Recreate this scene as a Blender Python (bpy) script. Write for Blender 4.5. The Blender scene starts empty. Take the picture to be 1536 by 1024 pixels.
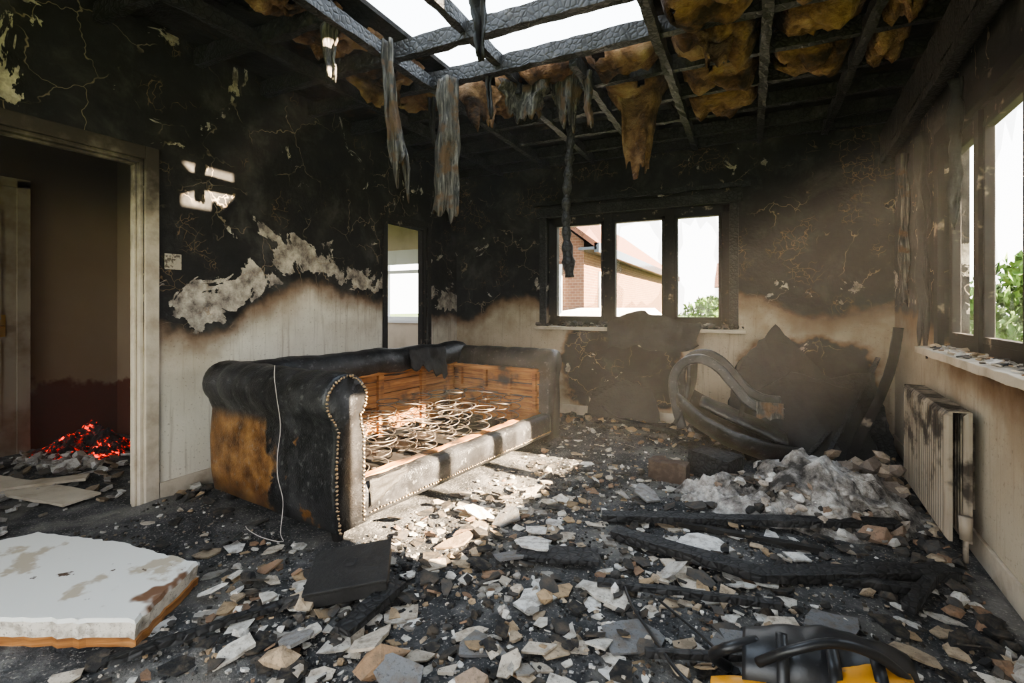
import bpy, math, random
from mathutils import Vector, Matrix, noise, Euler
random.seed(11)
R=random.random
def U(a,b): return a+(b-a)*random.random()
def nz(x,y=0,z=0): return noise.noise(Vector((x,y,z)))

# ------------------------------------------------------------ node helper
class G:
    def __init__(s,name,rough=.8,metal=0,spec=.3):
        m=bpy.data.materials.new(name); m.use_nodes=True; s.m=m; s.nt=m.node_tree
        s.b=s.nt.nodes['Principled BSDF']
        s.b.inputs['Roughness'].default_value=rough; s.b.inputs['Metallic'].default_value=metal
        s.b.inputs['Specular IOR Level'].default_value=spec
        s.tc=s.nt.nodes.new('ShaderNodeTexCoord').outputs['Object']
        sp=s.nt.nodes.new('ShaderNodeSeparateXYZ'); s.nt.links.new(s.tc,sp.inputs[0])
        s.x,s.y,s.z=sp.outputs
    def set(s,i,v):
        if isinstance(v,bpy.types.NodeSocket): s.nt.links.new(v,i)
        elif isinstance(v,(tuple,list)) and len(v)==3 and i.type=='RGBA': i.default_value=(*v,1)
        else: i.default_value=v
    def math(s,op,a,b=0.,c=0.,clamp=False):
        n=s.nt.nodes.new('ShaderNodeMath'); n.operation=op; n.use_clamp=clamp
        s.set(n.inputs[0],a); s.set(n.inputs[1],b); s.set(n.inputs[2],c); return n.outputs[0]
    def add(s,a,b): return s.math('ADD',a,b)
    def sub(s,a,b): return s.math('SUBTRACT',a,b)
    def mul(s,a,b): return s.math('MULTIPLY',a,b)
    def mx(s,a,b): return s.math('MAXIMUM',a,b)
    def sc(s,v):
        n=s.nt.nodes.new('ShaderNodeVectorMath'); n.operation='MULTIPLY'
        s.nt.links.new(s.tc,n.inputs[0]); n.inputs[1].default_value=v; return n.outputs[0]
    def off(s,vec,fac,k):
        n=s.nt.nodes.new('ShaderNodeVectorMath'); n.operation='MULTIPLY_ADD'
        s.nt.links.new(fac,n.inputs[0]); n.inputs[1].default_value=(k,k,k); s.nt.links.new(vec,n.inputs[2]); return n.outputs[0]
    def noise(s,scale,detail=4,rough=.6,dist=0,vec=None,color=False):
        n=s.nt.nodes.new('ShaderNodeTexNoise'); s.nt.links.new(vec or s.tc,n.inputs['Vector'])
        n.inputs['Scale'].default_value=scale; n.inputs['Detail'].default_value=min(detail,5)
        n.inputs['Roughness'].default_value=rough; n.inputs['Distortion'].default_value=dist
        return n.outputs[1] if color else n.outputs[0]
    def vor(s,scale,feature='DISTANCE_TO_EDGE',vec=None,out=0):
        n=s.nt.nodes.new('ShaderNodeTexVoronoi'); n.feature=feature; s.nt.links.new(vec or s.tc,n.inputs['Vector'])
        n.inputs['Scale'].default_value=scale; return n.outputs[out]
    def st(s,x,a,b,lo=0.,hi=1.):
        n=s.nt.nodes.new('ShaderNodeMapRange'); n.interpolation_type='SMOOTHSTEP'
        s.set(n.inputs[0],x)
        n.inputs[1].default_value=a; n.inputs[2].default_value=b; n.inputs[3].default_value=lo; n.inputs[4].default_value=hi
        return n.outputs[0]
    def mix(s,f,a,b):
        n=s.nt.nodes.new('ShaderNodeMix'); n.data_type='RGBA'
        s.set(n.inputs[0],f); s.set(n.inputs[6],a); s.set(n.inputs[7],b); return n.outputs[2]
    def ramp(s,f,stops):
        n=s.nt.nodes.new('ShaderNodeValToRGB'); e=n.color_ramp.elements
        while len(e)<len(stops): e.new(.5)
        for k,(p,c) in enumerate(stops): e[k].position=p; e[k].color=(*c,1)
        s.set(n.inputs[0],f); return n.outputs[0]
    def attr(s,name='Col'):
        n=s.nt.nodes.new('ShaderNodeAttribute'); n.attribute_name=name; return n.outputs['Color']
    def col(s,c): s.set(s.b.inputs['Base Color'],c)
    def bump(s,h,st=.5,d=.01):
        n=s.nt.nodes.new('ShaderNodeBump'); n.inputs['Strength'].default_value=st; n.inputs['Distance'].default_value=d
        s.set(n.inputs['Height'],h); s.nt.links.new(n.outputs[0],s.b.inputs['Normal'])
    def curve(s,x,a,b,pts,vmax):
        mr=s.st(x,a,b); mr.node.interpolation_type='LINEAR'
        n=s.nt.nodes.new('ShaderNodeFloatCurve'); c=n.mapping.curves[0]
        P=[((p-a)/(b-a),v/vmax) for p,v in pts]
        c.points[0].location=P[0]; c.points[1].location=P[-1]
        for p in P[1:-1]: c.points.new(*p)
        n.mapping.update(); s.nt.links.new(mr,n.inputs['Value'])
        return s.mul(n.outputs[0],vmax)

# ------------------------------------------------------------ materials
def wallmat(name,axis,a,b,pts,blobs=(),cream=(.70,.65,.54),patch=.0,band=.16,stain=.6):
    g=G(name,.85)
    s=g.x if axis=='x' else g.y
    h=g.curve(s,a,b,pts,3.)
    n1=g.sub(g.noise(1.7,3),.5); n2=g.sub(g.noise(8,4),.5)
    t=g.add(g.sub(g.z,h),g.add(g.mul(n1,.28),g.mul(n2,.14)))
    for (cx,cz,rx,rz) in blobs:
        ex=g.math('POWER',g.math('ABSOLUTE',g.mul(g.sub(s,cx),1/rx)),4.)
        ez=g.math('POWER',g.math('ABSOLUTE',g.mul(g.sub(g.z,cz),1/rz)),4.)
        e=g.sub(1.,g.add(ex,ez))
        e=g.add(g.mul(e,.34),g.add(g.mul(n2,.4),g.mul(g.sub(g.noise(3.1,3),.5),.7)))
        t=g.mx(t,e)
    soot=g.st(t,-.04,.05); brown=g.st(t,-.19,.02); haze=g.st(t,-.7,.0)
    drip=g.noise(1,3,.7,0,g.sc((34,34,1.6)))
    c=g.mix(g.mul(g.st(drip,.52,.72),.45),cream,(.27,.21,.15))
    c=g.mix(g.mul(haze,g.mul(g.st(g.noise(2.4,4),.35,.65),stain)),c,(.29,.21,.13))
    c=g.mix(g.mul(g.st(g.noise(60,2),.60,.73),.5),c,(.16,.12,.08))
    c=g.mix(g.mul(brown,.88),c,(.15,.075,.032))
    blkn=g.noise(4,5,.65)
    blk=g.ramp(blkn,[(.3,(.007,.007,.007)),(.55,(.018,.017,.016)),(.75,(.050,.047,.043))])
    blk=g.mix(g.mul(g.st(g.noise(2.3,5,.7,.5),.5,.75),.45),blk,(.13,.125,.115))
    c2=g.mix(soot,c,blk)
    pn=g.noise(3.2,5,.62,.9)
    bandm=g.mul(g.st(t,.03,.12),g.st(t,.45,.18))
    pn=g.add(pn,g.add(g.mul(bandm,band),patch))
    pm=g.mul(g.st(pn,.655,.67),g.st(t,.0,.06))
    pc=g.ramp(g.noise(11,4,.7),[(.35,(.12,.10,.09)),(.5,(.34,.30,.25)),(.68,(.62,.56,.46))])
    c3=g.mix(pm,c2,pc)
    wv=g.off(g.tc,g.noise(5,3,.6,0,None,True),.25)
    cr=g.vor(3.3,'DISTANCE_TO_EDGE',wv)
    mk=g.noise(1.9,3)
    crm=g.mul(g.mul(g.st(cr,.014,.004),g.st(mk,.47,.57)),soot)
    c4=g.mix(g.mul(crm,.65),c3,(.34,.26,.17))
    cr2=g.vor(13,'DISTANCE_TO_EDGE',wv)
    crm2=g.mul(g.mul(g.st(cr2,.035,.01),g.st(mk,.42,.36)),soot)
    c4=g.mix(g.mul(crm2,.6),c4,(.26,.17,.09))
    g.col(c4)
    hh=g.add(g.mul(pm,-.8),g.add(g.mul(g.noise(25,4),.5),g.mul(crm,-.4)))
    g.bump(hh,.6,.012)
    return g.m

M={}
M['wl']=wallmat('plaster_left','y',-1,5.3,[(-1,.9),(.6,1.0),(1.7,1.02),(2.0,1.0),(2.4,1.18),(2.9,1.33),(3.3,1.25),(3.7,1.16),(4.5,1.05),(5.3,1.0)],band=.2,patch=.03)
M['wb']=wallmat('plaster_back','x',-3.2,1.2,[(-3.2,1.0),(-2.9,.98),(-2.6,1.2),(-2.2,1.25),(-1.9,1.1),(-1.,1.),(-.2,1.25),(.3,1.12),(.7,1.1),(1.2,1.2)],
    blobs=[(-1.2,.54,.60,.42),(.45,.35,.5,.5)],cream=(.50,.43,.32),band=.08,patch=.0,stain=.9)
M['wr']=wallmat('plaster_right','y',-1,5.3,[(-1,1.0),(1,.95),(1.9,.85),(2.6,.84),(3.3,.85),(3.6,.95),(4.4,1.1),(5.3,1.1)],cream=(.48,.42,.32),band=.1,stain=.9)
M['wf']=wallmat('plaster_front','x',-3.2,1.2,[(-3.2,1.0),(0,1.1),(1.2,1.0)])

g=G('hall_plaster',.9)
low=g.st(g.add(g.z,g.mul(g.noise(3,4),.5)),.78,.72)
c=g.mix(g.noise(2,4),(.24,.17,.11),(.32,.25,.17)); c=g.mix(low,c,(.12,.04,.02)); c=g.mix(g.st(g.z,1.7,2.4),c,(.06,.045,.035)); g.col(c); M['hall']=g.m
g=G('bedroom_plaster',.9); c=g.mix(g.st(g.noise(2,4),.4,.7),(.58,.49,.39),(.44,.36,.27)); g.col(c); M['bed']=g.m

g=G('ash_floor',.95)
c=g.ramp(g.noise(5,5,.7),[(.3,(.014,.014,.014)),(.5,(.045,.045,.046)),(.62,(.095,.092,.088)),(.8,(.24,.23,.21))])
c=g.mix(g.st(g.noise(90,2),.58,.7),c,(.27,.25,.22))
c=g.mix(g.mul(g.st(g.noise(1.3,4,.6,.6),.5,.66),.5),c,(.24,.22,.19)); g.col(c)
g.bump(g.noise(55,4),.8,.014); M['floor']=g.m

g=G('char_wood',.6,0,.4)
cr=g.vor(30,'DISTANCE_TO_EDGE') 
c=g.mix(g.st(cr,.02,.12),(.004,.004,.004),(.022,.021,.021)); c=g.mix(g.mul(g.st(g.noise(6,4),.58,.75),.5),c,(.12,.11,.10)); g.col(c); g.bump(g.st(cr,0,.25),.5,.007); M['char']=g.m
g=G('blackened_paint',.7,0,.2); c=g.mix(g.st(g.noise(6,4),.60,.70),(.015,.013,.012),(.22,.18,.14)); g.col(c); g.bump(g.noise(40),.15,.004); M['black']=g.m

g=G('scorched_wood',.7)
gr=g.noise(1,4,.6,.3,g.sc((3,4,50)))
c=g.ramp(gr,[(.3,(.12,.045,.013)),(.5,(.30,.13,.038)),(.7,(.45,.22,.08))])
c=g.mix(g.st(g.noise(3.2,4,.6),.53,.68),c,(.03,.02,.015)); g.col(c); g.bump(gr,.4); M['wood']=g.m

g=G('burnt_trim',.75)
c=g.mix(g.st(g.noise(4,5,.65),.32,.40),(.34,.28,.21),(.018,.016,.014)); c=g.mix(g.st(g.noise(20,3),.62,.72),c,(.10,.07,.045)); g.col(c); g.bump(g.noise(35),.5); M['trim']=g.m
g=G('scorched_trim_pale',.75)
c=g.mix(g.mul(g.st(g.noise(7,4),.4,.75),.6),(.54,.47,.37),(.23,.17,.11)); c=g.mix(g.st(g.add(g.z,g.mul(g.noise(5,5),1.1)),1.9,2.6),c,(.045,.035,.025)); g.col(c); g.bump(g.noise(35),.3); M['trimp']=g.m

def leather(name,orange):
    g=G(name,.40,0,.5)
    wr=g.vor(70,'DISTANCE_TO_EDGE'); n=g.noise(5,5,.65)
    c=g.mix(g.st(n,.4,.7),(.009,.009,.010),(.038,.038,.040))
    if orange:
        m=g.mul(g.st(g.x,.09,.05),g.mul(g.st(g.z,.58,.5),g.st(g.add(g.y,g.mul(g.noise(5,5),.5)),.74,.80)))
        bc=g.ramp(g.noise(9,5),[(.3,(.05,.02,.007)),(.5,(.16,.075,.022)),(.7,(.30,.165,.06))])
        m2=g.mul(g.st(g.x,.09,.05),g.mul(g.st(g.z,.58,.5),g.st(g.noise(6,4),.62,.66)))
        c=g.mix(g.mx(m,m2),c,bc)
    c=g.mix(g.mul(g.st(g.noise(30,4),.58,.7),.5),c,(.16,.16,.155)); g.col(c)
    g.bump(g.add(g.mul(wr,.6),g.noise(25,4)),.5,.008); return g.m
M['leather']=leather('burnt_leather',True); M['leather2']=leather('charred_leather',False)

g=G('charred_fabric',.65); c=g.mix(g.noise(9,5),(.006,.006,.006),(.042,.039,.036)); g.col(c); g.bump(g.noise(30,4),.8,.01); M['fabric']=g.m
g=G('rusty_wire',.4,.6); g.col(g.mix(g.noise(20),(.04,.03,.025),(.24,.20,.165))); M['wire']=g.m
g=G('white_cable',.6); g.col((.5,.45,.4)); M['cable']=g.m
g=G('nail_brass',.4,.8); g.col((.45,.33,.2)); M['nail']=g.m

g=G('rubble',.9); a=g.attr(); n=g.noise(25,4)
c=g.mix(g.mul(g.st(n,.42,.68),.6),a,(.13,.10,.07)); c=g.mix(g.mul(g.st(g.noise(120,2),.58,.72),.6),c,(.04,.04,.04)); g.col(c); g.bump(n,.6,.012); M['rub']=g.m

g=G('insulation_wool',.95)
n=g.noise(3.5,5,.7,.4); fib=g.noise(1,4,.7,.8,g.sc((14,40,40)))
c=g.ramp(n,[(.36,(.016,.011,.009)),(.46,(.13,.068,.032)),(.56,(.34,.20,.10)),(.7,(.52,.37,.21))])
c=g.mix(g.mul(fib,.5),c,(.09,.048,.026)); g.col(c); g.bump(g.add(fib,n),1.,.03); M['wool']=g.m
g=G('hanging_scrap',.9)
fib=g.noise(1,4,.7,.4,g.sc((60,60,4)))
c=g.ramp(fib,[(.35,(.015,.015,.015)),(.5,(.08,.073,.066)),(.68,(.26,.235,.205))]); c=g.mix(g.st(g.noise(7,4),.5,.62),c,(.12,.075,.045)); g.col(c); g.bump(fib,1.,.015); M['scrap']=g.m

g=G('ceiling_char',.9)
c=g.ramp(g.noise(3,5,.65),[(.35,(.005,.005,.005)),(.6,(.018,.015,.012)),(.70,(.08,.045,.025)),(.82,(.22,.12,.05))]); g.col(c); g.bump(g.noise(18,4),.9,.02); M['ceil']=g.m

g=G('board_paint',.7)
c=g.mix(g.st(g.noise(4,5),.56,.62),(.68,.67,.62),(.44,.38,.29)); c=g.mix(g.st(g.noise(14,4),.66,.7),c,(.08,.05,.03)); c=g.mix(g.st(g.noise(2.2,4),.60,.64),c,(.17,.09,.05)); g.col(c); M['board']=g.m
g=G('ash_mound',.95)
c=g.ramp(g.noise(7,5,.7),[(.36,(.045,.04,.036)),(.48,(.22,.20,.18)),(.60,(.48,.455,.42)),(.8,(.66,.63,.59))]); g.col(c); g.bump(g.noise(22,5),1.,.03); M['mound']=g.m

g=G('radiator_paint',.5)
sc=g.st(g.add(g.noise(6,5),g.mul(g.z,.3)),.60,.74)
c=g.mix(g.noise(4),(.36,.31,.24),(.25,.20,.15)); c=g.mix(sc,c,(.045,.036,.028)); c=g.mix(g.mul(g.st(g.noise(1,3,.6,0,g.sc((30,30,2))),.5,.7),.6),c,(.12,.085,.055)); g.col(c); M['rad']=g.m
g=G('switch_plastic',.5); g.col(g.mix(g.st(g.noise(40),.5,.6),(.4,.35,.28),(.1,.08,.06))); M['sw']=g.m

g=G('ember_coals',.9)
c=g.mix(g.noise(20),(.01,.01,.01),(.05,.042,.04)); g.col(c)
e=g.mul(g.st(g.noise(26,4,.7),.52,.66),g.st(g.noise(4,3),.40,.55))
g.set(g.b.inputs['Emission Color'],g.mix(e,(.6,.01,.0),(1.,.035,.01))); g.set(g.b.inputs['Emission Strength'],g.mul(e,4.)); g.bump(g.noise(30),1.,.02); M['ember']=g.m

g=G('neighbour_brick',.9)
br=g.nt.nodes.new('ShaderNodeTexBrick'); 
cv=g.nt.nodes.new('ShaderNodeCombineXYZ'); g.nt.links.new(g.add(g.x,g.y),cv.inputs[0]); g.nt.links.new(g.z,cv.inputs[1]); g.nt.links.new(cv.outputs[0],br.inputs[0])
br.inputs['Scale'].default_value=4; br.inputs['Color1'].default_value=(.09,.042,.025,1); br.inputs['Color2'].default_value=(.125,.062,.035,1); br.inputs['Mortar'].default_value=(.16,.12,.09,1)
g.col(br.outputs[0]); M['brick']=g.m
g=G('roof_tile',.9); c=g.mix(g.noise(6),(.085,.038,.025),(.13,.062,.04)); g.col(c)
wz=g.math('FRACT',g.mul(g.z,5.)); g.bump(wz,.8,.05); M['tile']=g.m
g=G('grass',.95); g.col(g.mix(g.noise(3,4),(.04,.08,.015),(.10,.14,.04))); M['grass']=g.m
g=G('foliage',.8); g.col(g.mix(g.noise(12,4),(.02,.06,.008),(.10,.17,.03))); M['leaf']=g.m
g=G('white_paint',.5); g.col((.7,.7,.7)); M['white']=g.m
g=G('door_paint',.5); g.col(g.mix(g.st(g.noise(2,5),.45,.7),(.42,.37,.29),(.24,.18,.12))); M['door']=g.m
g=G('dark_glass',.1); g.col((.03,.04,.05)); M['dg']=g.m
g=G('sooty_glass',.3); g.col(g.mix(g.st(g.noise(9,4),.45,.6),(.5,.52,.52),(.1,.09,.08))); g.b.inputs['Alpha'].default_value=.35; M['glass']=g.m
g=G('black_plastic',.4,0,.5); g.col((.012,.012,.013)); g.bump(g.noise(80),.2,.003); M['bp']=g.m
g=G('yellow_plastic',.4,0,.5); g.col(g.mix(g.st(g.noise(12,5),.5,.62),(.62,.28,.02),(.05,.035,.02))); M['yp']=g.m
g=G('brass_handle',.3,1.); g.col((.6,.42,.15)); M['brass']=g.m
g=G('tyre',.8); g.col((.02,.02,.02)); M['tyre']=g.m

# ------------------------------------------------------------ mesh builder
class MB:
    def __init__(s): s.v=[];s.f=[];s.mi=[];s.c=[]
    def add(s,vs,fs,mi=0,col=(1,1,1)):
        o=len(s.v); s.v+= [tuple(v) for v in vs]; s.f+=[tuple(i+o for i in f) for f in fs]; s.mi+=[mi]*len(fs); s.c+=[col]*len(vs)
    def box(s,a,b,mi=0,col=(1,1,1),M4=None):
        x0,y0,z0=a;x1,y1,z1=b
        vs=[Vector(p) for p in [(x0,y0,z0),(x1,y0,z0),(x1,y1,z0),(x0,y1,z0),(x0,y0,z1),(x1,y0,z1),(x1,y1,z1),(x0,y1,z1)]]
        if M4: vs=[M4@v for v in vs]
        s.add(vs,[(0,3,2,1),(4,5,6,7),(0,1,5,4),(1,2,6,5),(2,3,7,6),(3,0,4,7)],mi,col)
    def bar(s,pts,w,h,mi=0,jit=.0,seg=.06,up=(0,0,1),col=(1,1,1),taper=None):
        P=[Vector(p) for p in pts]; Q=[]
        for a,b in zip(P[:-1],P[1:]):
            n=max(1,int((b-a).length/seg))
            for i in range(n): Q.append(a.lerp(b,i/n))
        Q.append(P[-1]); up=Vector(up); vs=[];N=len(Q)
        for i,q in enumerate(Q):
            t=(Q[min(i+1,N-1)]-Q[max(i-1,0)]).normalized()
            r=t.cross(up); r=r.normalized() if r.length>1e-4 else Vector((1,0,0)); u=r.cross(t).normalized()
            k=1 if taper is None else taper(i/(N-1))
            for (a,b) in ((-1,-1),(0,-1),(1,-1),(1,1),(0,1),(-1,1)):
                vs.append(q+r*(a*w*.5*k+U(-jit,jit))+u*(b*h*.5*k+U(-jit,jit)))
        fs=[]
        for i in range(N-1):
            for j in range(6):
                a=i*6+j;b=i*6+(j+1)%6; fs.append((a,b,b+6,a+6))
        fs.append((5,4,3,2,1,0)); o=(N-1)*6; fs.append(tuple(o+j for j in range(6)))
        s.add(vs,fs,mi,col)
    def tube(s,pts,r,mi=0,n=8,sm=1,col=(1,1,1)):
        P=[Vector(p) for p in pts]
        rs=r if isinstance(r,(list,tuple)) else [r]*len(P)
        vs=[];N=len(P);ref=Vector((.3,.2,.93))
        for i,q in enumerate(P):
            t=(P[min(i+1,N-1)]-P[max(i-1,0)]).normalized(); a=t.cross(ref)
            if a.length<.05: a=t.cross(Vector((1,0,0)))
            a.normalize(); b=t.cross(a)
            for k in range(n):
                th=2*math.pi*k/n; vs.append(q+(a*math.cos(th)+b*math.sin(th))*rs[i])
        fs=[]
        for i in range(N-1):
            for k in range(n):
                A=i*n+k;B=i*n+(k+1)%n; fs.append((A,B,B+n,A+n))
        fs.append(tuple(range(n-1,-1,-1))); fs.append(tuple((N-1)*n+k for k in range(n)))
        s.add(vs,fs,mi,col)
    def grid(s,fn,nu,nv,mi=0,col=(1,1,1),keep=None):
        vs=[fn(i/nu,j/nv) for j in range(nv+1) for i in range(nu+1)]
        fs=[]
        for j in range(nv):
            for i in range(nu):
                if keep and not keep((i+.5)/nu,(j+.5)/nv): continue
                a=j*(nu+1)+i; fs.append((a,a+1,a+nu+2,a+nu+1))
        s.add(vs,fs,mi,col)
    def loft(s,prof,place,n,mi=0,cap=True):
        m=None;vs=[]
        for i in range(n+1):
            t=i/n; pr=prof(t); m=len(pr)
            vs+=[place(p,t) for p in pr]
        fs=[]
        for i in range(n):
            for k in range(m):
                A=i*m+k;B=i*m+(k+1)%m; fs.append((A,B,B+m,A+m))
        if cap: fs.append(tuple(range(m-1,-1,-1))); fs.append(tuple(n*m+k for k in range(m)))
        s.add(vs,fs,mi)
    def shard(s,x,y,z,r,th,tilt,col,n=None,mi=0):
        n=n or random.randint(4,8); rot=Euler((U(-tilt,tilt),U(-tilt,tilt),U(0,6.28))).to_matrix()
        el=U(.45,1.); pts=[]
        for k in range(n):
            a=6.283*(k+U(-.35,.35))/n; q=r*U(.55,1.15); pts.append((q*math.cos(a),q*math.sin(a)*el))
        top=[rot@Vector((a,b,th)) for a,b in pts]; bot=[rot@Vector((a*U(.88,1.),b*U(.88,1.),0)) for a,b in pts]
        mz=min(v.z for v in top+bot); sh=Vector((x,y,z-mz))
        fs=[tuple(range(n)),tuple(range(2*n-1,n-1,-1))]+[(n+k,n+(k+1)%n,(k+1)%n,k) for k in range(n)]
        s.add([v+sh for v in top+bot],fs,mi,col)
    def rock(s,x,y,z,r,col,mi=0,flat=.7):
        t=(1+5**.5)/2
        V=[(-1,t,0),(1,t,0),(-1,-t,0),(1,-t,0),(0,-1,t),(0,1,t),(0,-1,-t),(0,1,-t),(t,0,-1),(t,0,1),(-t,0,-1),(-t,0,1)]
        F=[(0,11,5),(0,5,1),(0,1,7),(0,7,10),(0,10,11),(1,5,9),(5,11,4),(11,10,2),(10,7,6),(7,1,8),(3,9,4),(3,4,2),(3,2,6),(3,6,8),(3,8,9),(4,9,5),(2,4,11),(6,2,10),(8,6,7),(9,8,1)]
        rot=Euler((U(0,6),U(0,6),U(0,6))).to_matrix(); sx,sy=U(.6,1.2),U(.5,1.1)
        P=[]
        for v in V:
            q=Vector(v)*(r/1.9*U(.5,1.25)); q.x*=sx;q.y*=sy; q=rot@q; q.z*=flat; P.append(q)
        mz=min(p.z for p in P); s.add([p+Vector((x,y,z-mz)) for p in P],F,mi,col)
    def shear(s):
        s.v=[(x+.06*(y-2),y,z) for x,y,z in s.v]
    def obj(s,name,mats,parent=None,smooth=False,solid=0,bevel=0):
        me=bpy.data.meshes.new(name); me.from_pydata(s.v,[],s.f)
        for m in mats: me.materials.append(M[m])
        me.polygons.foreach_set('material_index',s.mi)
        at=me.color_attributes.new('Col','FLOAT_COLOR','POINT')
        fl=[]
        for c in s.c: fl+=[c[0],c[1],c[2],1]
        at.data.foreach_set('color',fl)
        if smooth: me.polygons.foreach_set('use_smooth',[True]*len(s.f))
        me.update(); o=bpy.data.objects.new(name,me); bpy.context.collection.objects.link(o)
        if parent: o.parent=parent
        if solid: md=o.modifiers.new('s','SOLIDIFY'); md.thickness=solid; md.offset=0
        if bevel: md=o.modifiers.new('b','BEVEL'); md.width=bevel; md.segments=2; md.limit_method='ANGLE'
        return o
def empty(name,mat=None):
    o=bpy.data.objects.new(name,None); bpy.context.collection.objects.link(o)
    if mat: o.matrix_world=mat
    return o

XL,XR,YB,ZC=-3.15,.89,5.014,2.62
def wall(name,axis,c0,c1,a0,a1,z0,z1,ops,mat,shear=False):
    b=MB(); A=sorted({a0,a1,*[o[0] for o in ops],*[o[1] for o in ops]}); Z=sorted({z0,z1,*[o[2] for o in ops],*[o[3] for o in ops]})
    for p,q in zip(A[:-1],A[1:]):
        for r,t in zip(Z[:-1],Z[1:]):
            m=((p+q)/2,(r+t)/2)
            if any(o[0]<m[0]<o[1] and o[2]<m[1]<o[3] for o in ops): continue
            if axis=='x': b.box((p,min(c0,c1),r),(q,max(c0,c1),t))
            else: b.box((min(c0,c1),p,r),(max(c0,c1),q,t))
    if shear: b.shear()
    return b.obj(name,[mat])

# ------------------------------------------------------------ shell
WT=2.85
RY0,RY1=1.70,3.55
wall('wall_left','y',XL,XL-.1,-1.,5.3,0,WT,[(.75,1.64,0,2.0),(3.75,4.41,0,2.0)],'wl')
wall('wall_back','x',YB,YB+.26,XL,1.4,0,WT,[(-2.0,-.17,.95,2.12)],'wb')
wall('wall_right','y',XR,XR+.11,-1.,YB,0,WT,[(RY0,RY1,.92,2.06)],'wr',True)
wall('wall_front','x',-1.,-1.2,XL-.1,1.2,0,WT,[(-2.6,.6,.0,2.3)],'wf')  # wide opening behind the camera, added to let in fill skylight
b=MB(); b.box((-6.6,-1.2,-.15),(XL,6.6,0)); b.box((XL,-1.2,-.15),(1.45,YB+.26,0)); b.obj('floor',['floor'])
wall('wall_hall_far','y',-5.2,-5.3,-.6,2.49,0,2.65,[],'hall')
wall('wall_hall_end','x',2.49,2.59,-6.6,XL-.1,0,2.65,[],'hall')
wall('wall_hall_near','x',-.6,-.7,-5.3,XL-.1,0,2.65,[(-4.9,-3.7,.9,2.1)],'hall')  # out-of-view opening added to let daylight into the hall
wall('wall_bedroom_end','x',6.5,6.6,-6.6,XL-.1,0,2.65,[(-5.5,-4.72,.93,2.08)],'bed')
wall('wall_bedroom_side','y',-6.5,-6.6,2.59,6.5,0,2.65,[(3.2,5.8,.8,2.3)],'bed')  # unseen window opening added to brighten the bedroom
wall('wall_bedroom_near','y',XL,XL-.1,5.3,6.5,0,2.65,[],'bed')
b=MB(); b.box((-6.6,-.7,2.65),(XL-.1,6.6,2.75)); b.obj('ceiling_hall',['bed'])

def ah(x,y):
    return max(.003,.014+.022*nz(x*2.1,y*2.1)+.012*nz(x*8,y*8,3)+.006*nz(x*25,y*25,7))
b=MB(); nx,ny=150,200
b.grid(lambda u,v:(XL+.02+u*(3.98+.06*(v*5.9-2.9)),-.9+v*5.9,ah(XL+.02+u*4.0,-.9+v*5.9)),nx,ny)
b.obj('ash_layer',['floor'],smooth=True)

# ceiling deck
b=MB()
hx0,hx1,hy0,hy1=-1.95,-.5,1.0,3.02
for (x0,y0,x1,y1) in [(-3.25,-1.2,1.4,hy0),(-3.25,hy1,1.4,5.27),(-3.25,hy0,hx0,hy1),(hx1,hy0,1.4,hy1)]:
    b.box((x0,y0,2.85),(x1,y1,2.88))
b.obj('ceiling',['ceil'])
b=MB()  # unseen pitched slab, added to keep most sun out of the ceiling hole
def rz(x): return 3.62-.36*(x+.45)
def slab(x0,x1,y0,y1): 
    b.add([(x0,y0,rz(x0)),(x1,y0,rz(x1)),(x1,y1,rz(x1)),(x0,y1,rz(x0)),(x0,y0,rz(x0)+.05),(x1,y0,rz(x1)+.05),(x1,y1,rz(x1)+.05),(x0,y1,rz(x0)+.05)],[(0,3,2,1),(4,5,6,7),(0,1,5,4),(1,2,6,5),(2,3,7,6),(3,0,4,7)])
ga,gb,gc,gd=1.80,2.14,-.08,.30  # gap in the slab, placed to let a sun patch reach the left wall
slab(-.45,1.6,-1.2,ga); slab(-.45,1.6,gb,5.3); slab(gd,1.6,ga,gb); slab(-.45,gc,ga,gb)
b.add([(-.08,1.80,3.5),(.2,1.78,3.4),(.1,1.95,3.43)],[(0,1,2)]); b.add([(.30,2.14,3.36),(.30,2.0,3.36),(.1,2.15,3.43)],[(0,1,2)])
b.obj('roof_sun_blocker',['char'])
b=MB()
def lath(x0,x1,y0,y1,z=2.66,thr=.0,seed=0):
    nu=int((x1-x0)/.05);nv=int((y1-y0)/.05)
    b.grid(lambda u,v:(x0+u*(x1-x0)+.02*nz(u*9,v*9,seed),y0+v*(y1-y0)+.02*nz(v*9,u*9,seed+4),z-.03*abs(nz(u*5,v*5,seed+1))),nu,nv,
      keep=lambda u,v:nz((x0+u*(x1-x0))*2.2,(y0+v*(y1-y0))*2.2,seed)+.35*nz(u*20,v*20,seed)>thr)
lath(-3.14,-2.05,-.9,5.0,2.80,-.35,3); lath(-2.,.9,3.4,5.,2.81,-.1,5)
b.obj('ceiling_board_remains',['ceil'],solid=.012)

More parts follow.
